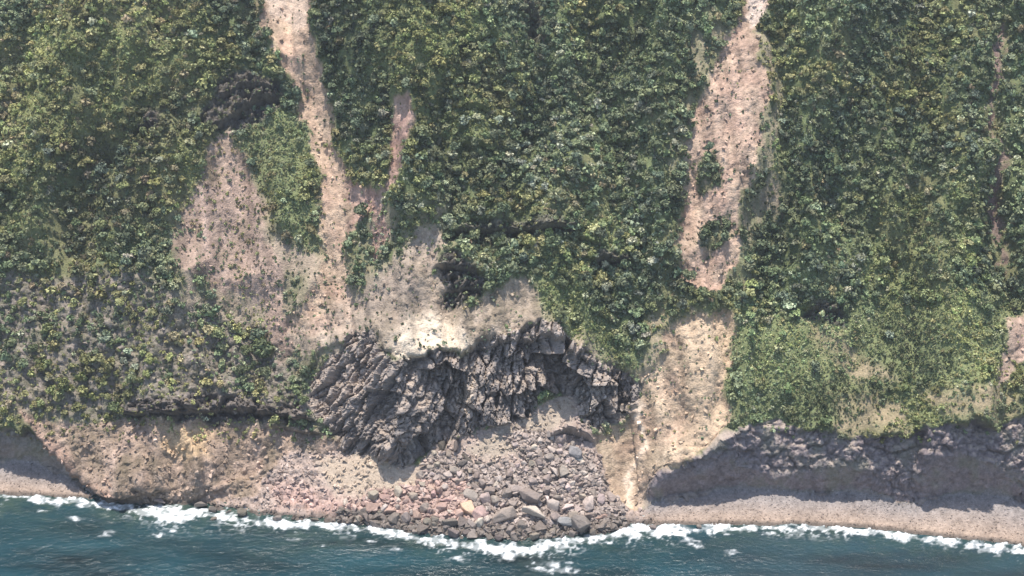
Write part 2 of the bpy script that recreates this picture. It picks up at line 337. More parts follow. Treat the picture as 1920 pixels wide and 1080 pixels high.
lay(soft(sdf([(1400,-50),(1445,-50),(1440,30),(1415,45)], Uq, Vq), 8) * .6, C3((.62, .54, .49)))
lay(soft(sdf([(735,630),(765,600),(810,590),(850,610),(880,660),(800,668),(760,668)], Uq, Vq), 14) * (.8 + .5 * n3[..., 0]), C3((.72, .60, .47)) * (1 + .12 * n2))
lay(soft(sdf([(640,540),(760,500),(830,580),(760,620),(680,600)], Uq, Vq), 22) * .5, C3((.30, .24, .20)))
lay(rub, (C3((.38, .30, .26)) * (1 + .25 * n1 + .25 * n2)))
lay(rub * soft(sdf([(965,815),(1060,822),(1115,885),(1160,940),(1158,1005),(850,1005),(700,985),(780,900),(820,835),(850,850),(880,880),(950,890),(985,860),(950,830)], Uq, Vq), 8) * .8, C3((.22, .175, .155)) * (1 + .25 * n2))  # fan ground darkened: shade of the gaps between boulders painted into its colour
lay(rub * soft(sdf([(600,860),(680,850),(790,880),(770,915),(640,925)], Uq, Vq), 14), C3((.43, .345, .27)) * (1 + .1 * n2))
lay(rub * soft(sdf([(880,850),(930,815),(1000,770),(1060,750),(1075,800),(1000,820),(940,880)], Uq, Vq), 10), C3((.37, .305, .245)) * (1 + .1 * n2))
lay(rub * soft(sdf([(510,900),(640,930),(860,930),(930,975),(700,975),(520,950)], Uq, Vq), 14) * .8, C3((.44, .30, .26)) * (1 + .2 * n2))
rockc = C3((.265, .228, .208)) * (1 + .35 * n1 + .35 * n2)
rockc = rockc * (1 - sm(U, 1200, 1230)[..., None] * C3((0, .04, -.06))); lay(MC, rockc); lay(OUT * .9, rockc * .55)
lay(MC * soft(sdf([(560,700),(650,620),(720,640),(700,720),(640,800),(600,790)], Uq, Vq), 30) * .8, C3((.36, .30, .265)) * (1 + .25 * n2))
lay(MC * soft(sdf([(1040,770),(1110,700),(1140,740),(1060,820)], Uq, Vq), 14) * .5, C3((.34, .31, .28)) * (1 + .25 * n2))
lay(MC * (1 - cent) * np.clip(n1[..., 0] * 2, 0, 1) * .4, C3((.15, .17, .09)))
bd = sm(V, K[2][None, :], K[1][None, :])
lay(beach, (C3((.25, .225, .22))[None, None, :] * (1 - bd[..., None]) + C3((.345, .26, .205)) * bd[..., None]) * (1 + .15 * n1 + .30 * n2))
wet = sm(V, K[1][None, :] - 26, K[1][None, :] - 8) * np.clip(.8 + n1[..., 0], 0, 1)
wet = np.maximum(wet * cent, sm(V, K[1][None, :] - 12, K[1][None, :] - 3) * .9)
lay(wet, C3((.105, .088, .076)) * (1 + .4 * n2))
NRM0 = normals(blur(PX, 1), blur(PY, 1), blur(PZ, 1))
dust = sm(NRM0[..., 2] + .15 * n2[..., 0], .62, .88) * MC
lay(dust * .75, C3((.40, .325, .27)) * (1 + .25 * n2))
lay(MC * soft(seg([(872,660),(880,700),(868,760)], Uq, Vq) - 5, 7) * .8, C3((.50, .41, .33)))
lay(MC * soft(seg([(700,640),(720,700)], Uq, Vq) - 12, 14) * .6, C3((.42, .34, .29)))
ALB = np.clip(ALB, .01, .95)

# ------------------------------------------------------------------ materials
def mat(name, rough=.9, attr=None, col=None, nscale=None, nstr=.25, bump=0.0, bscale=1.0, tint=False, spec=.2, pebble=False):
    m = bpy.data.materials.new(name); m.use_nodes = True; N = m.node_tree.nodes; L = m.node_tree.links
    b = N['Principled BSDF']; b.inputs['Roughness'].default_value = rough; b.inputs['Specular IOR Level'].default_value = spec
    if attr:
        a = N.new('ShaderNodeAttribute'); a.attribute_name = attr; out = a.outputs['Color']
    else:
        a = N.new('ShaderNodeRGB'); a.outputs[0].default_value = (*col, 1); out = a.outputs[0]
    if tint:
        oi = N.new('ShaderNodeObjectInfo'); mx = N.new('ShaderNodeMix'); mx.data_type = 'RGBA'; mx.blend_type = 'MULTIPLY'; mx.inputs[0].default_value = 1
        L.new(out, mx.inputs[6]); L.new(oi.outputs['Color'], mx.inputs[7]); out = mx.outputs[2]
    g = N.new('ShaderNodeNewGeometry')
    if nscale:
        n = N.new('ShaderNodeTexNoise'); n.inputs['Scale'].default_value = nscale; n.inputs['Detail'].default_value = 5; n.inputs['Roughness'].default_value = .65
        L.new(g.outputs['Position'], n.inputs['Vector'])
        mr = N.new('ShaderNodeMapRange'); mr.inputs[1].default_value = .25; mr.inputs[2].default_value = .75
        mr.inputs[3].default_value = 1 - nstr; mr.inputs[4].default_value = 1 + nstr; L.new(n.outputs[0], mr.inputs[0])
        mx = N.new('ShaderNodeMix'); mx.data_type = 'RGBA'; mx.blend_type = 'MULTIPLY'; mx.inputs[0].default_value = 1
        L.new(out, mx.inputs[6]); L.new(mr.outputs[0], mx.inputs[7]); out = mx.outputs[2]
    L.new(out, b.inputs['Base Color'])
    if bump:
        n = N.new('ShaderNodeTexNoise'); n.inputs['Scale'].default_value = bscale; n.inputs['Detail'].default_value = 6; n.inputs['Roughness'].default_value = .7
        L.new(g.outputs['Position'], n.inputs['Vector']); h = n.outputs[0]
        if pebble:
            vo = N.new('ShaderNodeTexVoronoi'); vo.inputs['Scale'].default_value = bscale * 1.4; L.new(g.outputs['Position'], vo.inputs['Vector'])
            ad = N.new('ShaderNodeMath'); ad.operation = 'MULTIPLY_ADD'; ad.inputs[1].default_value = -.35; L.new(vo.outputs['Distance'], ad.inputs[0]); L.new(h, ad.inputs[2]); h = ad.outputs[0]
        bp = N.new('ShaderNodeBump'); bp.inputs['Distance'].default_value = bump; bp.inputs['Strength'].default_value = .8
        L.new(h, bp.inputs['Height']); L.new(bp.outputs[0], b.inputs['Normal'])
    return m
M_ground = mat('soil_and_rock', .95, 'albedo', nscale=.9, nstr=.28, bump=.9, bscale=.8, pebble=True)
M_rock = mat('boulder_rock', .9, 'albedo', nscale=1.1, nstr=.22, bump=.5, bscale=.9, tint=True)
M_leaf = mat('foliage', .75, 'albedo', nscale=2.2, nstr=.25, tint=True, spec=.25)
M_bark = mat('bark', .9, None, (.16, .13, .10), nscale=6, nstr=.3)

def mesh_np(name, verts, faces, material, alb=None, smooth=False, parent=None, nper=4):
    """verts (n,3), faces (m,nper) arrays, alb (n,3) vertex albedo"""
    me = bpy.data.meshes.new(name); nf = len(faces)
    me.vertices.add(len(verts)); me.vertices.foreach_set('co', np.ascontiguousarray(verts, np.float32).ravel())
    me.loops.add(nf * nper); me.loops.foreach_set('vertex_index', np.ascontiguousarray(faces, np.int32).ravel())
    me.polygons.add(nf); me.polygons.foreach_set('loop_start', np.arange(0, nf * nper, nper, dtype=np.int32))
    me.polygons.foreach_set('use_smooth', np.full(nf, smooth, bool))
    me.update(calc_edges=True)
    if alb is not None:
        ca = me.color_attributes.new('albedo', 'FLOAT_COLOR', 'POINT')
        ca.data.foreach_set('color', np.concatenate([alb, np.ones((len(alb), 1))], 1).astype(np.float32).ravel())
    me.materials.append(material)
    o = bpy.data.objects.new(name, me); COL.objects.link(o)
    if parent: o.parent = parent
    return o
def tag(o, label=None, cat=None, group=None, kind=None):
    for k, v in (('label', label), ('category', cat), ('group', group), ('kind', kind)):
        if v: o[k] = v
    return o

# ------------------------------------------------------------------ terrain meshes, split where the ground changes
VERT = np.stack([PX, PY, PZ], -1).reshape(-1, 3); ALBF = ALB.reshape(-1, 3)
ii = np.arange((NV - 1) * NU).reshape(NV - 1, NU)[:, :-1]
QUAD = np.stack([ii, ii + 1, ii + NU + 1, ii + NU], -1)
fU, fV = U[:-1, :-1], V[:-1, :-1]
cls = np.zeros(fU.shape, int)
sl_names = [n for n, p, c in SCARS]
for k, n in enumerate(sl_names): cls[(D[n][:-1, :-1] < 0)] = 10 + k
cls[rub[:-1, :-1] > .5] = 2
cls[beach[:-1, :-1] > .5] = 3
cls[(beach[:-1, :-1] > .5) & (fU < 600)] = 4
cls[MC[:-1, :-1] > .5] = 5
cls[(MC[:-1, :-1] > .5) & (fU > 1205)] = 6
cls[(MC[:-1, :-1] > .5) & (fU < 400)] = 7
INFO = {0: ('hillside_terrain', 'steep green hillside rising above the sea cliffs', 'hillside'),
 2: ('talus_ground', 'pinkish grey rubble slope spread under the dark central cliff', 'talus'),
 3: ('pebble_beach', 'pale pebble beach under the long dark cliff', 'beach'),
 4: ('pebble_beach', 'small grey pebble beach beside the rocky headland', 'beach'),
 5: ('cliff_terrain', 'dark broken columnar rock cliff above the boulder fan', 'cliff'),
 6: ('cliff_terrain', 'long dark shaded sea cliff behind the pale beach', 'cliff'),
 7: ('cliff_terrain', 'small shaded sea cliff above the small grey beach', 'cliff')}
LS = {'main': 'long pale landslide scar narrowing at a bend beside the forked side scar', 'branch': 'small pink forked landslide scar joining the long pale one',
 'left': 'mottled pink landslide scar that starts under a dark rock outcrop', 'middle': 'pale dusty ground directly above the dark columnar cliff',
 'long': 'isolated long tan landslide scar through dense forest', 'lower': 'bright tan landslide scar reaching down to the beach beside the long cliff',
 'east': 'pinkish bare patch at the edge of the hillside above the long cliff', 'streak': 'thin reddish bare streak down the forested slope',
 'tip': 'orange brown rocky headland slope beside the small grey beach'}
for k, n in enumerate(sl_names): INFO[10 + k] = ('landslide_ground', LS[n], 'landslide')
for c, (nm, lab, cat) in INFO.items():
    fs = QUAD[cls == c]
    if not len(fs): continue
    uq, inv = np.unique(fs, return_inverse=True)
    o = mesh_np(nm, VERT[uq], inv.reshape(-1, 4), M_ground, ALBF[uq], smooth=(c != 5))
    # keep the shading continuous over the seams between the sheets
    if c != 5: o.data.normals_split_custom_set_from_vertices(NR.reshape(-1, 3)[uq].tolist())
    tag(o, lab, cat, kind='structure')

PALL = np.stack([PX, PY, PZ], -1)
def at(u, v):
    """ground point and smooth normal under a survey coordinate"""
    c = (np.asarray(u, float) - US[0]) / DU; r = (VS[0] - np.asarray(v, float)) / DV
    c = np.clip(c, 0, NU - 2); r = np.clip(r, 0, NV - 2)
    ci = c.astype(int); ri = r.astype(int)
    cf = (c - ci)[..., None]; rf = (r - ri)[..., None]
    P = PALL
    p = (P[ri, ci] * (1 - cf) + P[ri, ci + 1] * cf) * (1 - rf) + (P[ri + 1, ci] * (1 - cf) + P[ri + 1, ci + 1] * cf) * rf
    return p, NSM[ri, ci]
def mval(A, u, v):
    c = np.clip(((u - US[0]) / DU).astype(int), 0, NU - 1); r = np.clip(((VS[0] - v) / DV).astype(int), 0, NV - 1)
    return A[r, c]
MPP = 1.0 / (F / (DIST + 10))               # metres per survey pixel
W = lambda: W_
# ------------------------------------------------------------------ sea
xs = np.concatenate([np.arange(-1500, -300, 40), np.arange(-300, 300, .75), np.arange(300, 1500, 40)])
ysh = np.interp(xs, (US - 960) * (DIST * 1.0) / F, wy)
ys = np.concatenate([np.arange(-1500, -80, 30.), np.arange(-80, 45, .6), np.arange(45, 60, 5.)])
SX, SY = np.meshgrid(xs, ys)
sdep = (SY - CY) * math.cos(PITCH) + CZ * math.sin(PITCH)
su = 960 + SX * F / sdep
sv = 540 + F * np.tan(np.arctan2(CZ, SY - CY) - PITCH)
kw = np.interp(su, US, K[1])
off = sv - kw                               # seaward distance from the waterline
fo = np.array([(-300,10,9),(0,3,9),(120,4,10),(205,6,10),(250,12,7),(290,16,15),(345,18,16),(400,16,12),(470,14,10),(560,12,9),(620,8,8),(700,7,10),(780,10,13),(850,14,14),(950,17,14),(1020,14,13),(1100,10,13),(1180,9,15),(1260,9,15),(1340,8,10),(1440,5,8),(1550,5,8),(1650,6,9),(1740,8,10),(1820,9,10),(1900,10,11),(2200,8,12)], float)
fc = np.interp(su, fo[:, 0], fo[:, 1]); fwid = np.interp(su, fo[:, 0], fo[:, 2])
fn = fbm(su, sv * 1.6, 22, 5, 200); fr = 1 - np.abs(fbm(su, sv * 1.7, 15, 3, 210)) * 3.2
g = 1 - np.abs(off - fc) / fwid
foam = sm(g * 1.0 + .95 * fn + .5 * fr, .25, 1.05)
out = np.exp(-np.maximum(off - fc, 0) / (fwid * 2.0))
lace = sm(fr + .6 * fbm(su, sv, 60, 2, 220), .70, 1.05) * sm(out, .15, .8) * .7
foam = np.maximum(foam, lace)
for (fu, fv, ru, rv) in ((144,972,11,4),(305,966,9,5),(200,1000,10,5),(302,1003,14,4),(322,995,9,3),(862,1047,10,4),(948,1042,16,7),(1375,1035,13,4),(1040,1062,24,8),(1060,1070,18,6),(1290,1012,14,5),(1305,1022,10,4),(1440,1000,12,3),(745,1030,8,3),(545,1012,9,3),(605,1024,6,2),(700,1016,10,3),(80,958,8,2),(160,950,10,3)):
    rr = np.hypot((su - fu) / ru / 1.3, (sv - fv) / rv) + 1.5 * fbm(su, sv * 1.8, 9, 3, fu)
    foam = np.maximum(foam, (1 - sm(rr, .1, 1.3)) * .6)
foam *= (1 - sm(off, 75, 95)) * (.25 + .75 * sm(fbm(su, sv * 1.5, 7, 3, 270) + .4 * fn, -.25, .3))
swell = .45 * fbm(SX, SY, (34, 13), 4, 230) + .10 * fbm(SX, SY, (5, 3), 3, 231)
SZ = swell * np.clip(off / 30, .25, 1) + foam * (.25 + .35 * fbm(su, sv, 6, 2, 240))
shal = np.exp(-np.maximum(off, 0) / 38) * (.7 + .6 * fbm(su, sv, 40, 3, 250)) * (1.25 - sm(su, 500, 900) * .5)
mott = fbm(su, sv * 2.2, 16, 4, 255); shal = np.clip(shal * (1 + 1.2 * mott), 0, 1)[..., None]
deep = C3((.004, .027, .036)) * (1 + .9 * fbm(su, sv, (160, 30), 3, 260)[..., None]) + C3((.012, .006, .006)) * sm(su, 1200, 1450)[..., None]
walb = deep * (1 - shal) + C3((.030, .055, .045)) * shal
wa = np.concatenate([walb, foam[..., None]], -1).reshape(-1, 4)
nx, ny = len(xs), len(ys)
jj = np.arange((ny - 1) * nx).reshape(ny - 1, nx)[:, :-1]
qs = np.stack([jj, jj + 1, jj + nx + 1, jj + nx], -1).reshape(-1, 4)
mw = bpy.data.materials.new('sea_water'); mw.use_nodes = True
N = mw.node_tree.nodes; L = mw.node_tree.links; b = N['Principled BSDF']
at1 = N.new('ShaderNodeAttribute'); at1.attribute_name = 'albedo'
at2 = N.new('ShaderNodeAttribute'); at2.attribute_name = 'foam'
mx = N.new('ShaderNodeMix'); mx.data_type = 'RGBA'; L.new(at2.outputs['Fac'], mx.inputs[0]); L.new(at1.outputs['Color'], mx.inputs[6]); mx.inputs[7].default_value = (.86, .88, .90, 1)
L.new(mx.outputs[2], b.inputs['Base Color'])
mr = N.new('ShaderNodeMapRange'); mr.inputs[3].default_value = .16; mr.inputs[4].default_value = .9; L.new(at2.outputs['Fac'], mr.inputs[0]); L.new(mr.outputs[0], b.inputs['Roughness'])
b.inputs['IOR'].default_value = 1.33
g_ = N.new('ShaderNodeNewGeometry'); mp = N.new('ShaderNodeMapping'); mp.inputs['Scale'].default_value = (.5, 1.1, 1)
L.new(g_.outputs['Position'], mp.inputs[0]); n_ = N.new('ShaderNodeTexNoise'); n_.inputs['Scale'].default_value = .55; n_.inputs['Detail'].default_value = 6; n_.inputs['Roughness'].default_value = .62
L.new(mp.outputs[0], n_.inputs['Vector']); bp = N.new('ShaderNodeBump'); bp.inputs['Distance'].default_value = .9; bp.inputs['Strength'].default_value = .55
L.new(n_.outputs[0], bp.inputs['Height']); L.new(bp.outputs[0], b.inputs['Normal'])
sea = mesh_np('sea_water', np.stack([SX, SY, SZ], -1).reshape(-1, 3), qs, mw, wa[:, :3], smooth=True)
fa = sea.data.attributes.new('foam', 'FLOAT', 'POINT'); fa.data.foreach_set('value', wa[:, 3].astype(np.float32))
tag(sea, 'dark teal sea with white surf breaking along the rocks', 'sea', kind='structure')

# ------------------------------------------------------------------ rocks
def hull_rock(seed, flat=1.0, n=13):
    r = random.Random(seed); bm = bmesh.new()
    for _ in range(n):
        d = Vector((r.gauss(0, 1), r.gauss(0, 1), r.gauss(0, 1)))
        m = max(abs(d.x), abs(d.y), abs(d.z)); d = d / m * r.uniform(.82, 1) * .5 if r.random() < .72 else d.normalized() * .5
        bm.verts.new((d.x, d.y, d.z * flat))
    res = bmesh.ops.convex_hull(bm, input=bm.verts)
    bmesh.ops.delete(bm, geom=[e for e in res['geom_interior'] if isinstance(e, bmesh.types.BMVert)], context='VERTS')
    bmesh.ops.dissolve_limit(bm, angle_limit=.22, verts=bm.verts, edges=bm.edges)
    return bm
rock_meshes = []
for k in range(12):
    bm = hull_rock(k + 3, .8, 12 + k % 5)
    bmesh.ops.bevel(bm, geom=list(bm.edges), offset=.028, segments=1, affect='EDGES', profile=.6)
    bmesh.ops.triangulate(bm, faces=bm.faces)
    bmesh.ops.subdivide_edges(bm, edges=[e for e in bm.edges if e.calc_length() > .3], cuts=2)
    for v in bm.verts:
        v.co += Vector((math.sin(v.co.y * 17 + k), math.sin(v.co.z * 15 + 2 * k), math.sin(v.co.x * 16 + 3 * k))) * .012
    me = bpy.data.meshes.new('boulder'); bm.to_mesh(me); bm.free()
    ca = me.color_attributes.new('albedo', 'FLOAT_COLOR', 'POINT')
    ca.data.foreach_set('color', np.ones(len(me.vertices) * 4, np.float32)); me.materials.append(M_rock); rock_meshes.append(me)
ROCKCOL = {'grey': (.31, .25, .22), 'pink': (.42, .29, .25), 'dark': (.13, .11, .10), 'pale': (.43, .355, .31), 'wet': (.19, .16, .14), 'blue': (.28, .27, .265), 'orange': (.52, .37, .27)}
def boulder(u, v, w_, h_, lean=0, colr='grey', label=None, group=None, hue=None, sink=.12):
    p, n = at(np.array([u]), np.array([v])); p = Vector(p[0]); n = Vector(n[0]).normalized()
    n = (n * .7 + Vector((0, 0, 1)) * .5).normalized()
    o = bpy.data.objects.new('boulder', random.choice(rock_meshes)); COL.objects.link(o)
    q = n.to_track_quat('Z', 'Y').to_matrix()
    yv = Vector((0, 1, 0)); yv = (yv - n * yv.dot(n)).normalized(); xv = yv.cross(n)
    R = Matrix((xv, yv, n)).transposed()
    th = math.radians(lean) + random.uniform(-.12, .12)
    R = (R @ Matrix.Rotation(th, 3, 'Z') @ Euler((random.uniform(-.15, .15), random.uniform(-.2, .2), 0)).to_matrix()).to_4x4()
    mw_, mh_ = w_ * MPP * 1.12, h_ * MPP * 1.12 / .85
    thick = min(mw_, mh_) * random.uniform(.7, 1.0) + 1.2
    o.matrix_world = Matrix.Translation(p + n * thick * (.5 - sink) * .75) @ R @ Matrix.Diagonal((mw_, mh_, thick * 1.2, 1))
    c = ROCKCOL[colr]; k = random.uniform(.7, 1.25)
    o.color = (c[0] * k, c[1] * k * random.uniform(.96, 1.04), c[2] * k * random.uniform(.94, 1.04), 1)
    tag(o, label, 'boulder', group); return o
NAMED = [
 (947,970,46,22,0,'grey','wide half-round grey slab just above the dark wet rocks'),
 (883,931,30,17,-28,'pale','pale slanting boulder at the top right of the pink blocks'),
 (879,958,23,28,20,'orange','orange tinted upright block in the middle of the pink blocks'),
 (902,965,30,19,15,'pink','pink boulder between the orange tinted block and the half-round slab'),
 (829,955,19,15,0,'pink','pink block lying below the long flat pink slab'),
 (842,940,42,10,6,'pink','long thin flat pink slab above the other pink blocks'),
 (863,944,26,8,-5,'pink','narrow pink slab beside the orange tinted block'),
 (929,941,17,13,-20,'pale','pale wedge-shaped block above the half-round grey slab'),
 (967,920,28,14,0,'grey','grey block resting against the upper end of the long diagonal boulder'),
 (799,955,22,12,10,'grey','brownish grey boulder at the left end of the pink blocks'),
 (842,982,32,15,-8,'wet','olive grey wet boulder directly below the pink blocks'),
 (868,981,18,17,0,'wet','rounded dark wet boulder beside the olive grey wet one'),
 (993,937,40,20,-38,'grey','long diagonal grey boulder in the middle of the fan'),
 (1037,955,26,19,8,'pale','square grey-pink block left of the tilted box-shaped boulder'),
 (1066,957,22,13,38,'pale','tilted box-shaped boulder ringed by dark gaps'),
 (1103,948,20,28,12,'pale','smooth upright pale slab near the right edge of the fan'),
 (1126,937,15,18,-10,'grey','rounded boulder with dark gaps by the tan slope edge'),
 (1112,928,16,12,0,'grey','grey boulder just above the rounded one by the tan slope'),
 (1000,973,42,22,-12,'pale','broad pinkish slab on the waterside left of the wet rocks'),
 (1088,989,36,24,10,'wet','large wet dark boulder beside the surf near the right end'),
 (1060,982,32,15,5,'blue','flat blue-grey slab above the large wet boulder'),
 (1135,968,38,12,4,'pink','long pinkish ledge block at the right foot of the fan'),
 (1134,985,36,18,30,'wet','wet ridge-shaped boulder under the long pinkish ledge block'),
 (1072,909,14,10,0,'pale','small pale block in the right half of the fan above the box-shaped boulder'),
 (1010,852,22,10,-40,'pale','pale elongated boulder near the top of the fan'),
 (1033,847,18,9,-15,'pale','bright oval boulder at the top of the fan'),
 (1029,859,18,11,15,'grey','grey boulder just under the bright oval one'),
 (1078,850,26,18,-25,'blue','flat blue-grey slab against the foot of the broken cliff'),
 (1084,862,16,12,-40,'blue','pointed grey slab tip hanging below the flat blue-grey slab'),
 (1006,886,15,11,0,'grey','grey block left of the two bright mid-fan blocks'),
 (1038,889,20,12,-35,'pale','bright slanting block beside a square one in mid fan'),
 (1057,888,17,18,10,'pale','bright square block in mid fan'),
 (1026,901,18,13,20,'grey','angular grey block below the bright slanting block'),
 (1100,899,12,8,25,'pale','small bright block alone near the tan slope'),
 (1122,902,10,6,15,'pale','tiny bright block nearest to the tan slope'),
 (1050,826,24,15,0,'grey','grey boulder inside the dark hollow under the cliff'),
 (841,896,16,14,30,'pale','pale block with a dark shaded side on the left of the fan'),
 (789,893,17,13,10,'pale','cream block with a dark notch above it on the left edge of the fan'),
 (852,884,18,12,0,'pale','pale broken block just right of the dark-sided block'),
 (856,838,11,24,-15,'dark','upright pointed dark rock shard at the foot of the cliff'),
 (829,838,14,20,10,'dark','dark rock shard left of the upright pointed one'),
 (842,852,10,14,0,'grey','small shard wedged between the two dark rock shards'),
 (876,862,34,7,-55,'dark','long dark log-like rock lying diagonally across the rubble'),
 (868,871,26,8,35,'dark','dark splintered rock under the log-like rock'),
 (920,871,20,6,8,'dark','low dark ragged rock alone on the tan rubble'),
 (896,872,14,7,0,'dark','small dark rock between the log-like rock and the ragged rock'),
 (722,937,22,13,-10,'pink','reddish boulder at the left end of the boulder fan'),
 (700,955,26,14,15,'pink','reddish boulder just below the leftmost reddish one, near the wet rocks'),
 (776,934,20,12,-20,'grey','grey boulder between the reddish boulders and the pink blocks'),
]
for (u, v, w_, h_, ln, c, lab) in NAMED: boulder(u, v, w_, h_, ln, c, lab)
FAN = [(965,815),(1060,822),(1095,850),(1115,885),(1150,935),(1158,1000),(1000,1015),(850,1005),(700,985),(640,978),(640,945),(760,915),(790,870),(820,835),(850,850),(880,880),(950,890),(985,860),(950,830)]
GR = {'high': ('small grey boulder in the upper part of the boulder fan', 'small grey boulders in the upper fan'),
 'mid': ('grey boulder in the middle of the boulder fan', 'grey boulders in the middle of the fan'),
 'left': ('pinkish boulder on the left part of the fan', 'pinkish boulders on the left part of the fan'),
 'wet': ('dark wet boulder where the surf meets the boulder fan', 'wet boulders at the foot of the fan'),
 'edge': ('cream boulder below the left part of the central cliff', 'cream boulders below the left part of the central cliff')}
cnt = 0; placed = [(a[0], a[1], a[2]) for a in NAMED]; tries = 0
kwf = lambda u: float(np.interp(u, US, K[1]))
while cnt < 240 and tries < 60000:
    tries += 1
    u = random.uniform(600, 1165); v = random.uniform(812, 1012)
    if float(sdf(FAN, np.array([u]), np.array([v]))[0]) > 0 or v > kwf(u) + 3: continue
    s = random.uniform(7, 15) if v < 925 else random.uniform(8, 22)
    if any((u - a) ** 2 + ((v - b_) * 1.3) ** 2 < (.42 * (s + c_)) ** 2 for a, b_, c_ in placed): continue
    placed.append((u, v, s)); cnt += 1
    if v > kwf(u) - 24: gk, c = 'wet', 'wet'
    elif u < 815 and v < 905: gk, c = 'edge', 'pale'
    elif u < 880 and v > 905: gk, c = 'left', random.choice(['pink', 'pink', 'pale'])
    elif v < 885: gk, c = 'high', random.choice(['grey', 'pale'])
    else: gk, c = 'mid', random.choice(['grey', 'grey', 'pale'])
    boulder(u, v, s, s * random.uniform(.55, .9), random.uniform(-60, 60), c, GR[gk][0], GR[gk][1])
# rocks standing in the surf
for (u, v, w_, h_) in ((378,953,22,12),(400,958,16,9),(455,965,18,13),(300,944,20,10),(275,940,14,8),(430,960,12,8),(400,978,16,9),(520,975,16,8),(590,975,18,9),(1225,992,12,7),(1310,990,9,6)):
    boulder(u, v, w_, h_, random.uniform(-20, 20), 'wet', 'dark wet rock standing in the surf away from the boulder fan', 'dark rocks in the surf')

# scattered small stones: nobody could count them
tv, tf = [], []
for k in range(8):
    bm = hull_rock(100 + k, .8, 10); bmesh.ops.triangulate(bm, faces=bm.faces); bm.verts.index_update()
    tv.append(np.array([v.co[:] for v in bm.verts])); tf.append(np.array([[x.index for x in f.verts] for f in bm.faces])); bm.free()
def scatter(name, pts, nrm, size, colr, protos, pf, material, label, cat, aniso=None, up=.5, nper=3, lift=.2):
    V_, F_, A_ = [], [], []; off_ = 0
    order = RNG.integers(0, len(protos), len(pts))
    for k in range(len(protos)):
        m = order == k; n = int(m.sum())
        if not n: continue
        p = pts[m]; nn = nrm[m] * (1 - up) + np.array([0, 0, 1.]) * up; nn /= np.linalg.norm(nn, axis=1, keepdims=True)
        th = RNG.uniform(0, 2 * PI, n); t0 = np.stack([np.cos(th), np.sin(th), np.zeros(n)], 1)
        xa = np.cross(t0, nn); xa /= np.linalg.norm(xa, axis=1, keepdims=True); ya = np.cross(nn, xa)
        sc = size[m][:, None] * (RNG.uniform(.7, 1.25, (n, 3)) if aniso is None else np.array(aniso) * RNG.uniform(.85, 1.15, (n, 3)))
        q = protos[k][None] * sc[:, None, :]
        vv = p[:, None] + q[..., :1] * xa[:, None] + q[..., 1:2] * ya[:, None] + q[..., 2:] * nn[:, None] + nn[:, None] * (lift * size[m])[:, None, None]
        V_.append(vv.reshape(-1, 3)); nv = protos[k].shape[0]
        F_.append((pf[k][None] + (np.arange(n) * nv)[:, None, None] + off_).reshape(-1, nper)); off_ += n * nv
        cc = np.repeat(colr[m], nv, 0)
        if len(PALB) and name in PALB: cc = cc * np.tile(PALB[name][k], (n, 1))
        A_.append(cc)
    o = mesh_np(name, np.concatenate(V_), np.concatenate(F_), material, np.concatenate(A_), nper=nper)
    return tag(o, label, cat, kind='stuff')
PALB = {}
def cands(n, prob, lo=-40, hi=1040, ul=-260, uh=2180):
    u = RNG.uniform(ul, uh, n); v = RNG.uniform(lo, hi, n); k = RNG.random(n) < mval(prob, u, v)
    return u[k], v[k]
dry = (V < K[1][None, :] + 2)
pr = np.clip(rub * (.55 + .4 * soft(sdf(FAN, Uq, Vq), 25)) + MC * cent * .10 + scar * .07 + LR * .12 + soft(D['tip'], 5) * .25, 0, 1) * dry
u, v = cands(70000, pr, 0, 1030)
p, n = at(u, v); sz = RNG.uniform(.6, 2.1, len(u)) ** 1.2
base = mval(ALB[..., 0], u, v)[:, None] * 0 + np.stack([mval(ALB[..., i], u, v) for i in range(3)], 1)
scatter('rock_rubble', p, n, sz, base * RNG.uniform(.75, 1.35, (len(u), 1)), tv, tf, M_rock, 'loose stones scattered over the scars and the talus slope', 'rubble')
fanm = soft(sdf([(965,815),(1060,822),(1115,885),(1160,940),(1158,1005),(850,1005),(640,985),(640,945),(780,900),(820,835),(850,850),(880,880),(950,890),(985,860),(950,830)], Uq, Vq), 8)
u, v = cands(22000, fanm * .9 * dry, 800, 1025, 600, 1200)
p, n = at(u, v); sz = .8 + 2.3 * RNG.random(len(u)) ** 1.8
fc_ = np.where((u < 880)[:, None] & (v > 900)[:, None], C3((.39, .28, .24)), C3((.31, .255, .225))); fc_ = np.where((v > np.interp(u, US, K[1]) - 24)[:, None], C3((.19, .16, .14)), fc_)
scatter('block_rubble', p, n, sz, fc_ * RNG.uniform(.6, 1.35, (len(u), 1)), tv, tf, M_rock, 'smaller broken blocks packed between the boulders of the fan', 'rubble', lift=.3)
u, v = cands(40000, beach * .45 * dry, 850, 1040)
p, n = at(u, v); sz = RNG.uniform(.35, 1.0, len(u))
base = np.stack([mval(ALB[..., i], u, v) for i in range(3)], 1)
scatter('beach_pebbles', p, n, sz, base * RNG.uniform(.7, 1.4, (len(u), 1)), tv, tf, M_rock, 'small stones strewn over the pebble beaches', 'pebbles', lift=.1)

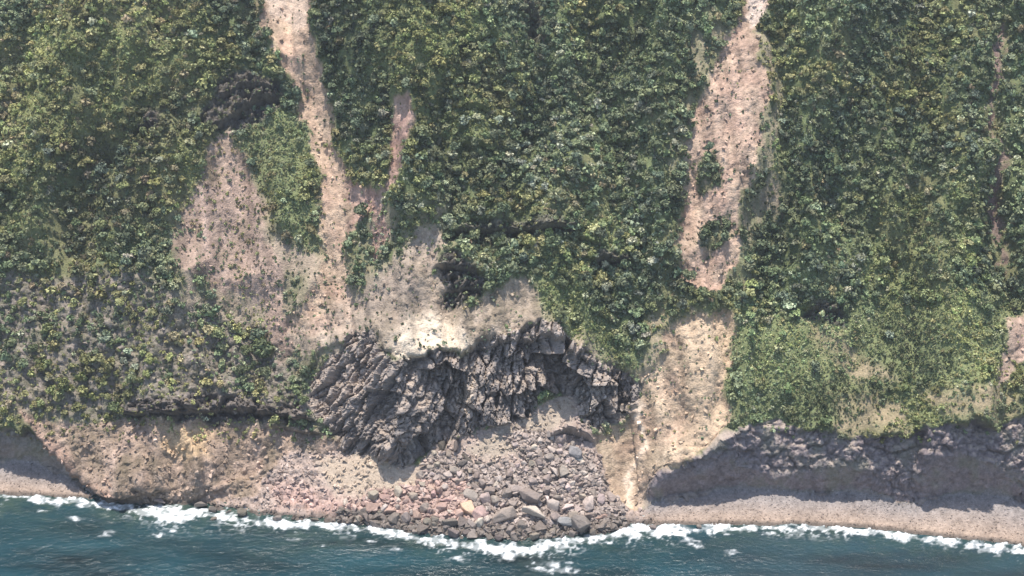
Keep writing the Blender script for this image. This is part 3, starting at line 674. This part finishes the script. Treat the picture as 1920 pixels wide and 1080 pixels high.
# ------------------------------------------------------------------ trees
def leafclump(seed, nl, nq, R=.5, leaf=.11, palm=False):
    """unit crown as loose leaf quads in several clumps; returns verts, quads, albedo factor"""
    r = np.random.default_rng(seed); vs, fs, al = [], [], []
    lob = []
    for k in range(nl):
        a = 2 * PI * k / nl + r.uniform(-.5, .5); rad = R * r.uniform(.25, .75) * (k > 0)
        lob.append((rad * math.cos(a), rad * math.sin(a), r.uniform(-.12, .22), R * r.uniform(.38, .62), r.uniform(.72, 1.3)))
    for k in range(nq):
        lx, ly, lz, lr, lt = lob[r.integers(nl)]
        d = r.normal(size=3); d[2] = abs(d[2]) * .9 - .25; d /= np.linalg.norm(d)
        c = np.array([lx, ly, lz]) + d * lr * r.uniform(.7, 1.1) * np.array([1, 1, .75])
        nrm = d + r.normal(size=3) * .55; nrm /= np.linalg.norm(nrm)
        t = np.cross(nrm, r.normal(size=3)); t /= np.linalg.norm(t) + 1e-9; b_ = np.cross(nrm, t)
        s1 = leaf * r.uniform(.7, 1.4); s2 = leaf * r.uniform(.5, 1.0)
        i = len(vs); vs += [c - t * s1 - b_ * s2 * .6, c + t * s1 * .8 - b_ * s2, c + t * s1 + b_ * s2 * .7, c - t * s1 * .7 + b_ * s2]
        fs.append((i, i + 1, i + 2, i + 3)); al += [lt * r.uniform(.68, 1.4)] * 4
    return np.array(vs), np.array(fs), np.array(al)[:, None] * np.ones((1, 3))
crowns = [leafclump(300 + k, 5 + k % 4, 340, leaf=.082) for k in range(8)]
def tube(bm, a, b_, r0, r1, n=6):
    a, b_ = Vector(a), Vector(b_); d = (b_ - a).normalized(); x = d.orthogonal().normalized(); y = d.cross(x)
    A = [bm.verts.new(a + (x * math.cos(2 * PI * k / n) + y * math.sin(2 * PI * k / n)) * r0) for k in range(n)]
    B = [bm.verts.new(b_ + (x * math.cos(2 * PI * k / n) + y * math.sin(2 * PI * k / n)) * r1) for k in range(n)]
    for k in range(n): bm.faces.new((A[k], A[(k + 1) % n], B[(k + 1) % n], B[k]))
tree_protos = []
for k, (cv, cf, ca_) in enumerate(crowns):
    r = random.Random(k); bm = bmesh.new()
    tube(bm, (0, 0, -.25), (.02, .01, .42), .045, .03)
    for q in range(5):
        a = 2 * PI * q / 5 + r.random(); tube(bm, (.02, .01, .34 + .02 * q), (.3 * math.cos(a), .3 * math.sin(a), .72 + r.uniform(-.08, .1)), .022, .008, 5)
    me = bpy.data.meshes.new('trunk'); bm.to_mesh(me); bm.free(); me.materials.append(M_bark)
    oc = mesh_np('crown', cv + np.array([0, 0, .75]), cf, M_leaf, ca_); cme = oc.data; bpy.data.objects.remove(oc)
    tree_protos.append((me, cme))
LEAFC = {'dark': (.108, .130, .074), 'mid': (.165, .188, .102), 'yellow': (.220, .220, .100), 'pale': (.290, .300, .205), 'blue': (.128, .152, .098)}
def tree(u, v, size, colr, label, group=None, name='tree', squash=1.0):
    p, n = at(np.array([u]), np.array([v])); p = p[0]
    e = bpy.data.objects.new(name, None); COL.objects.link(e); e.empty_display_size = .5
    s = size * MPP
    e.location = (p[0], p[1], p[2] - .1 * s); e.rotation_euler = (random.uniform(-.1, .1), random.uniform(-.1, .1), random.uniform(0, 6.28)); e.scale = (s, s, s * squash)
    tm, cm_ = random.choice(tree_protos)
    t = bpy.data.objects.new('trunk', tm); COL.objects.link(t); t.parent = e
    c = bpy.data.objects.new('crown', cm_); COL.objects.link(c); c.parent = e
    k = random.uniform(.8, 1.25); q = LEAFC[colr]
    c.color = (q[0] * k * random.uniform(.9, 1.1), q[1] * k, q[2] * k * random.uniform(.85, 1.15), 1)
    tag(e, label, 'tree', group); return e
# trees that can be told from all others
tree(490, 668, 42, 'dark', 'lone dark green tree beside the pale scree left of the central cliff', squash=.9)
tree(484, 640, 32, 'dark', 'smaller dark tree just above the lone one beside the pale scree', squash=.9)
tree(312, 522, 24, 'mid', 'bright green bushy tree at the edge of the mottled pink scar')
tree(977, 316, 21, 'pale', 'pale round crown lower right of another pale crown in mid forest')
tree(941, 340, 18, 'pale', 'small pale round crown left below the larger pale crown')
tree(946, 100, 20, 'pale', 'pale crown high in the forest near the dark gully')
tree(1142, 92, 18, 'pale', 'pale crown high in the forest near the long tan scar side')
tree(1667, 635, 18, 'pale', 'white-tipped round shrub-like tree alone on the grassy right slope')
tree(1612, 494, 18, 'pale', 'pale cream crown on the right slope above the small rock outcrop')
tree(872, 250, 26, 'pale', 'pale tree beside the bright green patch left of the dark gap')
TZ = [('the upper left slope', lambda u, v: u < 470 and v < 250), ('the left slope beside the mottled pink scar', lambda u, v: u < 470 and v < 540), ('the rocky lower left slope', lambda u, v: u < 640 and v >= 540),
 ('the strip beside the bent pale scar', lambda u, v: u < 640), ('the upper slope between the two long scars', lambda u, v: u < 1330 and v < 290),
 ('the lower slope between the two long scars', lambda u, v: u < 1330), ('the upper right slope', lambda u, v: v < 320), ('the lower right slope', lambda u, v: True)]
CN = {'dark': 'dark green', 'mid': 'mid green', 'yellow': 'yellow-green', 'pale': 'pale grey-green', 'blue': 'bluish green'}
def tcol(u, v):
    z = float(fbm(np.array([u]), np.array([v]), 110, 3, 500)[0]) + random.uniform(-.35, .35); y = float(fbm(np.array([u]), np.array([v]), 160, 3, 520)[0]) + random.uniform(-.3, .3)
    if u > 640 and u < 1300 and v > 220 and random.random() < .17: return 'pale'
    if y > .28 or (u < 520 and y > .08): return 'yellow'
    return 'dark' if z < -.22 else ('blue' if z < -.02 else 'mid')
OPEN = np.clip((fbm(skew, V, (70, 120), 4, 610) + .28 * (1 - sm(U, 420, 760)) + .12 * sm(U, 1350, 1500) - .18) * 5, 0, 1)
tden = veg * (bare < .35) * (1 - .6 * LIGHT) * (1 - .35 * OPEN) * (1 - GRASSM * .92) * (1 - LR * .68) * (1 - .3 * sm(U, 1400, 1500)) * (V < 800)
cnt = 0; placed = []; tries = 0
while cnt < 290 and tries < 40000:
    tries += 1
    u = random.uniform(-10, 1930); v = random.uniform(5, 780)
    if random.random() > float(mval(tden, np.array([u]), np.array([v]))[0]): continue
    big = 1.0 if 640 < u < 1300 else .85
    s = random.uniform(21, 32) * big
    if any((u - a) ** 2 + (v - b_) ** 2 < (.5 * (s + c_)) ** 2 for a, b_, c_ in placed): continue
    placed.append((u, v, s)); cnt += 1; c = tcol(u, v)
    zn = next(z for z, f in TZ if f(u, v))
    tree(u, v, s, c, f'{CN[c]} tree on {zn}', f'large {CN[c]} trees on {zn}', squash=random.uniform(.8, 1.2))
# the rest of the canopy
LC = np.array([LEAFC[k] for k in ('dark', 'mid', 'yellow', 'pale', 'blue')] + [(.235, .205, .120)])
def canopy_cols(u, v):
    n = len(u); z = 1.5 * fbm(u, v, 110, 3, 500) + RNG.uniform(-.25, .25, n); y = 1.5 * fbm(u, v, 160, 3, 520) + RNG.uniform(-.2, .2, n)
    c = np.where((y > .28) | ((u < 520) & (y > -.02)), 2, np.where(z < -.22, 0, np.where(z < -.02, 4, 1)))
    c = np.where((RNG.random(n) < np.where((u > 640) & (u < 1300) & (v > 180), .16, .05)), 3, c)
    c = np.where((RNG.random(n) < .10 + .25 * (u < 520)) & (RNG.random(n) < mval(OPEN, u, v) + .15), 5, c)
    big = 1 + .75 * fbm(u, v, (130, 200), 4, 530)
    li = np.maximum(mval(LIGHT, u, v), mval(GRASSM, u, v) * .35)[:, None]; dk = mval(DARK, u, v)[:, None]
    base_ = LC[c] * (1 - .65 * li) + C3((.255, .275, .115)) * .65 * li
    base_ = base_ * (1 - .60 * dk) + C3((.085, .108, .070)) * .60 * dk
    return base_ * 1.10 * big[:, None] * RNG.uniform(.82, 1.2, (n, 1)) * RNG.uniform(.92, 1.08, (n, 3))
small = [leafclump(700 + k, 4, 80, leaf=.12) for k in range(6)]
def mass(name, npts, prob, s0, s1, label, cat, dens, up=.75, aniso=None, lift=.45, protos=small, colmul=1.0):
    u, v = cands(npts, prob, -200, 830)
    k = np.argsort(RNG.random(len(u)))[:dens]; u, v = u[k], v[k]
    p, n = at(u, v); sz = (s0 + (s1 - s0) * RNG.random(len(u)) ** 1.5) * MPP
    PALB[name] = [a for _, _, a in protos]
    return scatter(name, p, n, sz, canopy_cols(u, v) * colmul, [a for a, _, _ in protos], [b_ for _, b_, _ in protos], M_leaf, label, cat, aniso=aniso, up=up, nper=4, lift=lift)
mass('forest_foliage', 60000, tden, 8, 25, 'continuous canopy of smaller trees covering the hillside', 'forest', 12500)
tiny = [leafclump(800 + k, 3, 34, leaf=.16) for k in range(6)]
uden = np.clip(veg * (1 - .5 * GRASSM) + scar * .010 + creep * .28 * (1 - MC) * (1 - sm(U, 300, 330) * (1 - sm(U, 560, 600)) * .4) + np.clip(tanf, 0, 1) * .08 + .38 * OUT + MC * (1 - cent) * .08 + LR * .1, 0, 1) * (V < 860) * (1 - .60 * LR)
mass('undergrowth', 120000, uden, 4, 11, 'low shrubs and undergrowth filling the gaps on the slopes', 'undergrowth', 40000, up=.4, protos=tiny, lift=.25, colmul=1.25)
tuft = [leafclump(900 + k, 2, 12, leaf=.22) for k in range(5)]
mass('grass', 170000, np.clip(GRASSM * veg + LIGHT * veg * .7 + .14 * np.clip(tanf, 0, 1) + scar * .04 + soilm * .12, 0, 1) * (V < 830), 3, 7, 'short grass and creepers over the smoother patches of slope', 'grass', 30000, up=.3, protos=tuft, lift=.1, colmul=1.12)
# ------------------------------------------------------------------ sea haze
hm = bpy.data.materials.new('haze_air'); hm.use_nodes = True; N = hm.node_tree.nodes; L = hm.node_tree.links; N.clear()
ov = N.new('ShaderNodeOutputMaterial'); pv = N.new('ShaderNodeVolumePrincipled'); pv.inputs['Color'].default_value = (.86, .90, 1, 1); pv.inputs['Density'].default_value = .00007; pv.inputs['Anisotropy'].default_value = .3
L.new(pv.outputs[0], ov.inputs['Volume'])
zt = max(float(PZ.max()), CZ) + 30; zb = float(PZ.min()) - 1
bm = bmesh.new(); bmesh.ops.create_cube(bm, size=1); me = bpy.data.meshes.new('haze'); bm.to_mesh(me); bm.free(); me.materials.append(hm)
hz = bpy.data.objects.new('haze', me); COL.objects.link(hz); hz.location = (0, -300, (zt + zb) / 2); hz.scale = (3400, 3400, zt - zb)
tag(hz, 'thin bluish sea haze in the air before the slope', 'haze', kind='stuff')
print('tris', sum(len(o.data.polygons) for o in S.objects if o.type == 'MESH'), 'trees', cnt)
